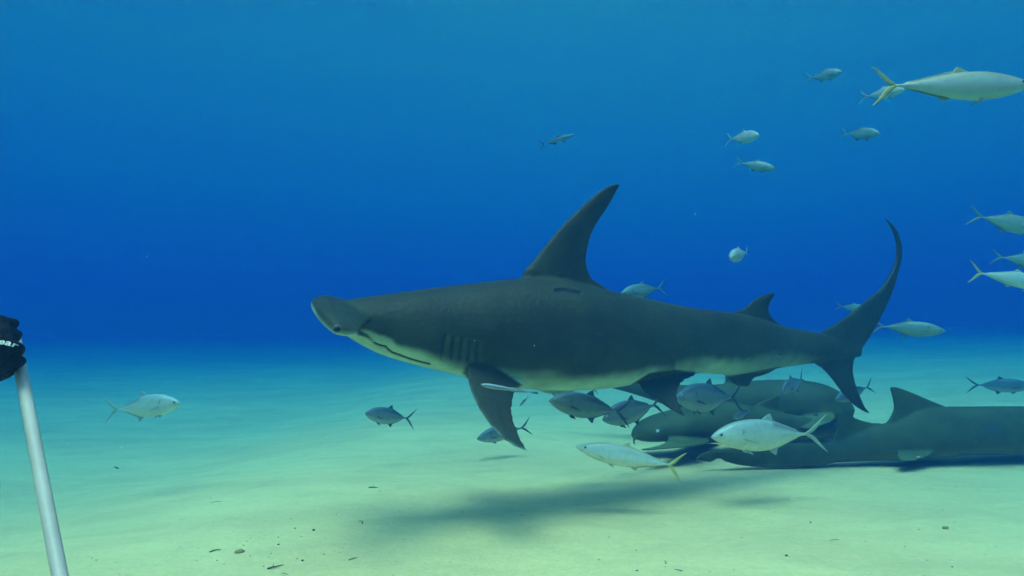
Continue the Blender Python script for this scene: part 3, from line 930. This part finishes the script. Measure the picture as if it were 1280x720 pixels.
# over the sand
fish("jack_fish", 'pale', (226, 504), (128, 513), 3.9, 4.0, "lone pale silver fish facing right over the sand at the left", group=GJ, bend=0.03, deepen=1.0)
fish("jack_fish", 'grey', (456, 517), (519, 524), 4.4, 4.6, "lone grey fish facing left over the sand under the hammerhead's head", group=GJ, deepen=1.25)
fish("jack_fish", 'grey', (596, 549), (664, 532), 4.7, 4.9, "grey fish half behind the near pectoral fin with its forked tail showing", group=GJ)
fish("jack_fish", 'grey', (686, 501), (788, 516), 3.55, 3.75, "crisp dark backed fish just under the hammerhead's belly facing left", group=GJ, bend=.02, deepen=1.05)
fish("jack_fish", 'grey', (753, 525), (833, 503), 3.85, 4.1, "grey fish tilted nose down behind the dark backed one, beside the pelvic fin", group=GJ, bend=-.06, deepen=1.15)
fish("jack_fish", 'grey', (844, 498), (929, 496), 4.1, 4.5, "greenish grey fish in the gap between pelvic fin and the shark behind", group=GJ, deepen=1.1)
fish("rainbow_runner", 'runp', (719, 558), (856, 585), 3.0, 3.05, "pale slender fish with a bright yellow tail, low over the sand facing left", group=GJ, bend=-0.02, deepen=1.02)
fish("jack_fish", 'pale', (889, 546), (1031, 541), 3.2, 3.4, "large pale silver fish in front of the olive sharks facing left", group=GJ, bend=.03, deepen=.92)
fish("jack_fish", 'grey', (977, 490), (1003, 471), 4.55, 4.75, "bluish fish seen nose-down against the bulky shark's back", group=GJ, bend=.1, deepen=1.3, roll=12)
fish("small_fish", 'slim', (916, 523), (942, 512), 4.4, 4.5, "tiny blurry blue fish just above the large pale silver one", group=GJ, deepen=1.6)
fish("jack_fish", 'grey', (1044, 500), (1092, 481), 4.75, 4.9, "fish hidden behind the lower tail lobe, only its dark tail tip sticking out", group=GJ)
fish("small_fish", 'slim', (649, 508), (661, 495), 3.9, 3.95, "tiny dark fish just behind the near pectoral fin's rear edge", group=GJ)
fish("jack_fish", 'jack', (668, 484), (748, 480), 4.0, 4.1, "fish mostly hidden behind the hammerhead's belly above the dark backed one", group=GJ)
fish("remora", 'remora', (601, 481), (672, 491.5), 2.42, 2.50, "thin striped sucker fish gliding beside the near pectoral fin", cat="remora")

# DETAILS
# ------------------------------------------------------------------ the diver's gloved hand on a pole at the left edge
POLE_A = at(13, 398, 1.15)
POLE_B = at(27, 468, 1.15)
POLE_C = at(75, 720, 0.90)
axis = (POLE_C - POLE_B).normalized()
foot = POLE_B + axis * ((POLE_B.z - 0.03) / -axis.z)
def pole():
    mb = MB()
    top = POLE_B - axis * 0.115
    pts = [top.lerp(foot, i / 40) for i in range(41)]
    cols = []
    k = 24; r = 0.0100
    rings = []
    a = axis.cross(Vector((0, 1, 0))).normalized(); b = axis.cross(a).normalized()
    for p in pts:
        rings.append([p + (a * math.cos(2 * math.pi * j / k) + b * math.sin(2 * math.pi * j / k)) * r for j in range(k)])
    inner = [[p + (a * math.cos(2 * math.pi * j / k) + b * math.sin(2 * math.pi * j / k)) * (r - .003) for j in range(k)] for p in (pts[-1], pts[-1] - axis * .05)]
    def c(p):
        n = noise.noise(Vector((p.x * 30, p.y * 30, p.z * 9)))
        s = 0.40 + .06 * n
        return (s * 1.1, s, s * .80)
    mb.rings(rings + inner, c, True)
    o = link("pole", mb.mesh("pole"), M_pole)
    tag(o, "pale plastic pole leaning at the left edge, held upright by a gloved hand", "pole")
pole()

def capsules(chains, size, it, name):
    mb = MB()
    for pts in chains:
        P = [Vector(p[0]) for p in pts]; R = [p[1] for p in pts]
        for i in range(len(P) - 1):
            n = max(int((P[i + 1] - P[i]).length / (min(R[i], R[i + 1]) * .35)), 2)
            for q in range(n + 1):
                t = q / n
                mb.ball(P[i].lerp(P[i + 1], t), R[i] + (R[i + 1] - R[i]) * t, n=7)
    me = voxel(mb.mesh("tmp", False), size, it)
    me.name = name
    return me

def person():
    A = lambda x, y, Y: at(x, y, Y)
    # a wetsuit diver kneeling beyond the left edge; only the hand reaches into view
    wrist = A(-30, 456, 1.13); elbow = A(-190, 520, 1.20)
    sh = elbow + Vector((-.20, .02, .26))
    hip = Vector((sh.x - .16, 1.42, .47)); chest = Vector((sh.x - .20, 1.34, .92))
    neck = chest + Vector((.0, 0, .20)); head = neck + Vector((.03, -.01, .13))
    sh2 = sh + Vector((-.40, .12, 0))
    ch = [[(wrist, .033), (wrist.lerp(elbow, .4), .043), (elbow, .045), (elbow.lerp(sh, .5), .052), (sh, .062)],
          [(sh, .062), (chest + Vector((0, 0, .04)), .12), (sh2, .062)],
          [(hip, .15), (hip.lerp(chest, .5), .14), (chest, .15), (neck, .065), (head, .085)],
          [(head + Vector((0, 0, .03)), .10), (head + Vector((.01, 0, -.03)), .085)],
          [(sh2, .06), (sh2 + Vector((-.05, -.02, -.28)), .045), (sh2 + Vector((.02, -.22, -.42)), .034), (sh2 + Vector((.04, -.30, -.44)), .03)]]
    for s in (-1, 1):
        hp = hip + Vector((s * .09, 0, -.02))
        kn = Vector((hp.x + s * .05, hp.y - .36, .10)); ft = Vector((kn.x, kn.y + .42, .09))
        ch.append([(hp, .10), (hp.lerp(kn, .5), .085), (kn, .062), (kn.lerp(ft, .4), .058), (ft, .04), (ft + Vector((0, .16, -.03)), .035)])
    me = capsules(ch, .012, 5, "person")
    set_col(me, np.array((0.012, 0.014, 0.018)))
    o = link("person", me, M_glove)
    tag(o, "person beyond the left edge whose black gloved hand grips the top of the pale pole", "person")
    # the glove: palm, four fingers curled round the pole, thumb
    pole_at = lambda y: POLE_B + (POLE_A - POLE_B) * ((468 - y) / 70.0)
    chains = []
    back = [(-14, 418, 1.115), (-12, 432, 1.11), (-12, 446, 1.11), (-13, 459, 1.115)]
    knx = [(-1, 403, 1.108), (4, 418, 1.098), (9, 434, 1.094), (6, 452, 1.100)]
    pipx = [(6, 405, 1.135), (10, 419, 1.130), (19, 437, 1.122), (17, 453, 1.130)]
    for i in range(4):
        y = (405, 420, 437, 453)[i]
        pa = pole_at(y)
        r = (.0115, .0125, .0128, .0115)[i]
        K = A(*knx[i]); Q = A(*pipx[i])
        lens = Vector((0, 0, CAMZ)); D = lens + (pa - lens) * 1.020 + Vector((.001, 0, 0)); T = lens + (pa - lens) * 1.022 + Vector((-.016, 0, .002))
        chains.append([(wrist.lerp(A(*back[i]), .3), .024), (A(*back[i]), .0155), (K, r * 1.22)])
        chains.append([(K, r * 1.22), (Q, r * 1.12)])
        chains.append([(Q, r * 1.12), (D, r), (T, r * .88)])
    for i in range(3):
        chains.append([(A(*knx[i]), .0145), (A(*knx[i + 1]), .0150)])
        q0, q1 = A(*pipx[i]), A(*pipx[i + 1])
        off = Vector((-.004, 0, 0))
        chains.append([(q0 + off, .0115), (q1 + off, .0115)])
    # heel of the hand and thumb
    chains.append([(wrist, .034), (A(-12, 462, 1.135), .027), (A(4, 461, 1.14), .020)])
    chains.append([(A(-10, 445, 1.12), .026), (A(8, 436, 1.122), .021)])
    chains.append([(A(-16, 464, 1.13), .026), (A(12, 455, 1.125), .017)])
    chains.append([(A(-20, 420, 1.13), .026), (A(4, 415, 1.13), .018)])
    chains.append([(A(-14, 452, 1.15), .020), (A(-6, 430, 1.17), .016), (A(-2, 412, 1.18), .012), (A(3, 402, 1.175), .011)])
    chains.append([(wrist + (elbow - wrist) * .35, .041), (wrist, .037)])
    g = capsules(chains, .0019, 4, "glove")
    co = get_co(g)
    n = np.array([noise.noise(Vector((c[0] * 90, c[1] * 90, c[2] * 90))) for c in co])
    vn = np.empty(len(co) * 3); g.vertices.foreach_get("normal", vn); vn = vn.reshape(-1, 3)
    co2 = co + vn * (n * .0012)[:, None]
    g.vertices.foreach_set("co", co2.ravel()); g.update()
    set_col(g, np.array((0.010, 0.013, 0.022)))
    go = link("glove", g, M_glove, o)
    # printed letters across the back of the glove
    bvh = BVHTree.FromPolygons([Vector(c) for c in co2], [tuple(p.vertices) for p in g.polygons])
    cu = bpy.data.curves.new("lettering", 'FONT'); cu.body = "ear"; cu.size = 1.0; cu.shear = 0.35; cu.offset = 0.022; cu.resolution_u = 6
    cu.space_character = 1.05
    to = bpy.data.objects.new("t", cu); COL.objects.link(to)
    dg = bpy.context.evaluated_depsgraph_get()
    tm = bpy.data.meshes.new_from_object(to.evaluated_get(dg))
    bpy.data.objects.remove(to)
    bm = bmesh.new(); bm.from_mesh(tm)
    bmesh.ops.triangulate(bm, faces=bm.faces)
    bmesh.ops.subdivide_edges(bm, edges=bm.edges, cuts=2)
    xs = [v.co.x for v in bm.verts]; x0, x1 = min(xs), max(xs)
    C = Vector((0, 0, CAMZ))
    for v in bm.verts:
        t = (v.co.x - x0) / (x1 - x0)
        px = -2.0 + 25 * t
        py = 430.0 + 1.5 * t + 5.0 * t * t - v.co.y * 10.5
        d = ray(px, py).normalized()
        hit = bvh.ray_cast(C, d)
        if hit[0] is not None:
            v.co = hit[0] + hit[1] * 0.0007 - d * 0.0004
            last = (hit[0] - C).length
        else:
            v.co = C + d * 1.11
    bm.to_mesh(tm); bm.free()
    tm.name = "logo"
    lm, _, lb = nodes("glove_print"); lb.inputs["Base Color"].default_value = (0.75, 0.78, 0.62, 1); lb.inputs["Roughness"].default_value = 0.7
    tm.materials.clear()
    lo = link("logo", tm, lm, go)
    lo["label"] = "pale letters reading ear"
person()

# ------------------------------------------------------------------ litter on the sand
def bit(name, px, py, kind, size, label, rot=0.0, col=(0.07, 0.075, 0.05), group=None):
    rng = random.Random(int(px * 7 + py))
    p = ground_at(px, py)
    mb = MB()
    if kind == 'blade':            # a dead strip of sea grass, flat and slightly bent
        n = 9; rings = []
        for i in range(n):
            t = i / (n - 1) - .5
            x = t * size; y = (t * t) * size * .55; z = .003 + .010 * (1 - 4 * t * t) * (size / .08)
            w = size * .055 * (1 - (2 * t) ** 4 * .7)
            rings.append([Vector((x, y + w, z)), Vector((x, y, z + .0012)), Vector((x, y - w, z)), Vector((x, y, z - .0008))])
        mb.rings(rings, col)
    elif kind == 'twig':
        pts = [Vector((0, 0, .004))]; a = 0
        for i in range(6):
            a += rng.uniform(-.5, .5); pts.append(pts[-1] + Vector((math.cos(a), math.sin(a), rng.uniform(-.05, .2))) * size / 6)
        mb.tube(pts, [size * .05, size * .055, size * .045, size * .05, size * .04, size * .03, size * .015], col, k=7)
        mb.tube([pts[2], pts[2] + Vector((.1, .25, .12)) * size], [size * .03, size * .012], col, k=6)
    else:                          # lump: pebble or shell piece
        n = 9; rings = []
        for i in range(n + 1):
            th = math.pi * (0.03 + .94 * i / n); ring = []
            for j in range(14):
                ph = 2 * math.pi * j / 14
                d = Vector((math.sin(th) * math.cos(ph), math.sin(th) * math.sin(ph), math.cos(th)))
                r = size * .5 * (1 + .35 * noise.noise(d * 1.6 + Vector((px, py, 0))))
                ring.append(Vector((d.x * r, d.y * r * .8, d.z * r * .6 + size * .14)))
            rings.append(ring)
        mb.rings(rings, col)
    o = link(name, mb.mesh(name), M_bit)
    o.location = (p.x, p.y, p.z)
    o.rotation_euler = (0, 0, rot)
    tag(o, label, "debris" if kind != 'lump' else "pebble", group)
    return o

GD = "bits of dead sea grass on the sand"
BR = (0.085, 0.075, 0.04); DK = (0.03, 0.035, 0.03)
bit("sea_grass_scrap", 270, 629, 'blade', .05, "dark curved scrap lying alone on the bright sand left of centre", 0.6, DK, GD)
bit("sea_grass_scrap", 148, 586, 'twig', .10, "thin forked scrap on the far sand below the lone pale fish", 2.8, DK, GD)
bit("sea_grass_scrap", 60, 598, 'blade', .06, "short dark scrap on the sand immediately right of the pole", 0.0, DK, GD)
bit("sea_grass_scrap", 452, 654, 'blade', .055, "thin slanting brown blade on the sand left of the shark's shadow", 2.2, BR, GD)
bit("sea_grass_scrap", 392, 663, 'lump', .014, "small black scrap right of centre among the left litter", 0.0, DK, GD)
bit("sea_grass_scrap", 334, 712, 'twig', .06, "ragged brownish twig near the bottom edge below the tan pebble", 0.5, BR, GD)
bit("sea_grass_scrap", 355, 719, 'blade', .03, "dark piece touching the bottom edge right of the ragged twig", -0.4, DK, GD)
bit("sea_grass_scrap", 262, 691, 'twig', .05, "brown wisp lying just left of the tan pebble", 1.2, BR, GD)
bit("pebble", 299, 691, 'lump', .034, "tan rounded pebble, the largest lump on the near sand", 0.4, (0.42, 0.30, 0.10))
bit("sea_grass_scrap", 436, 701, 'twig', .035, "small brown twig at the right end of the left litter", 0.1, BR, GD)
bit("sea_grass_scrap", 853, 715, 'twig', .03, "black scrap at the bottom edge right of the small streak of shadow", 2.2, DK, GD)
bit("sea_grass_scrap", 1044, 677, 'blade', .045, "dark scrap on bare sand below the olive shark's tail", 0.2, DK, GD)
bit("sea_grass_scrap", 983, 695, 'lump', .012, "tiny dark speck left of and nearer than the scrap below the olive tail", 0.2, DK, GD)
bit("pebble", 1182, 661, 'lump', .028, "flat brownish pebble on the right half of the sand", 0.2, (0.36, 0.28, 0.13))
bit("sea_grass_scrap", 461, 610, 'twig', .07, "faint thin scrap on the sand below the lone grey fish", 0.1, (0.12, 0.14, 0.1), GD)
bit("sea_grass_scrap", 348, 681, 'lump', .010, "dark round speck upper right of the tan pebble", 0.1, DK, GD)
bit("sea_grass_scrap", 378, 701, 'lump', .011, "dark speck between the ragged twig and the small brown twig", 0.1, DK, GD)

def grit():
    rng = random.Random(5); mb = MB()
    for _ in range(170):
        px = rng.uniform(90, 1280); py = 590 + 130 * math.sqrt(rng.random())
        if rng.random() < .25: px = rng.gauss(360, 70); py = rng.gauss(682, 22)
        if py > 735 or py < 585: continue
        p = ground_at(px, py)
        s = rng.uniform(.0010, .0028) * (1.5 if rng.random() < .1 else 1)
        c = rng.choice(((.06, .06, .04), (.18, .15, .08), (.10, .10, .07), (.85, .8, .62)))
        ring = [Vector((p.x + s * rng.uniform(.7, 2.2) * math.cos(a), p.y + s * math.sin(a), p.z + .0005)) for a in (0, 1.2, 2.5, 3.8, 5)]
        r2 = [q * 1.0 + (p - q) * .5 + Vector((0, 0, s * .9)) for q in ring]
        mb.rings([ring, r2], c)
    o = link("sand_grit", mb.mesh("sand_grit"), M_bit)
    tag(o, "fine dark grit and shell crumbs strewn over the sand", kind="stuff")
grit()

def specks():
    rng = random.Random(11); mb = MB()
    for _ in range(70):
        Y = rng.uniform(.9, 4.5)
        p = at(rng.uniform(-200, 1480), rng.uniform(-60, 620), Y)
        if p.z < .1: continue
        mb.ball(p, rng.uniform(.0005, .0012), (.8, .82, .75), (1, rng.uniform(.5, 1), 1), n=3)
    o = link("water_specks", mb.mesh("water_specks"), M_bit)
    tag(o, "tiny pale specks drifting in the water", kind="stuff")
specks()
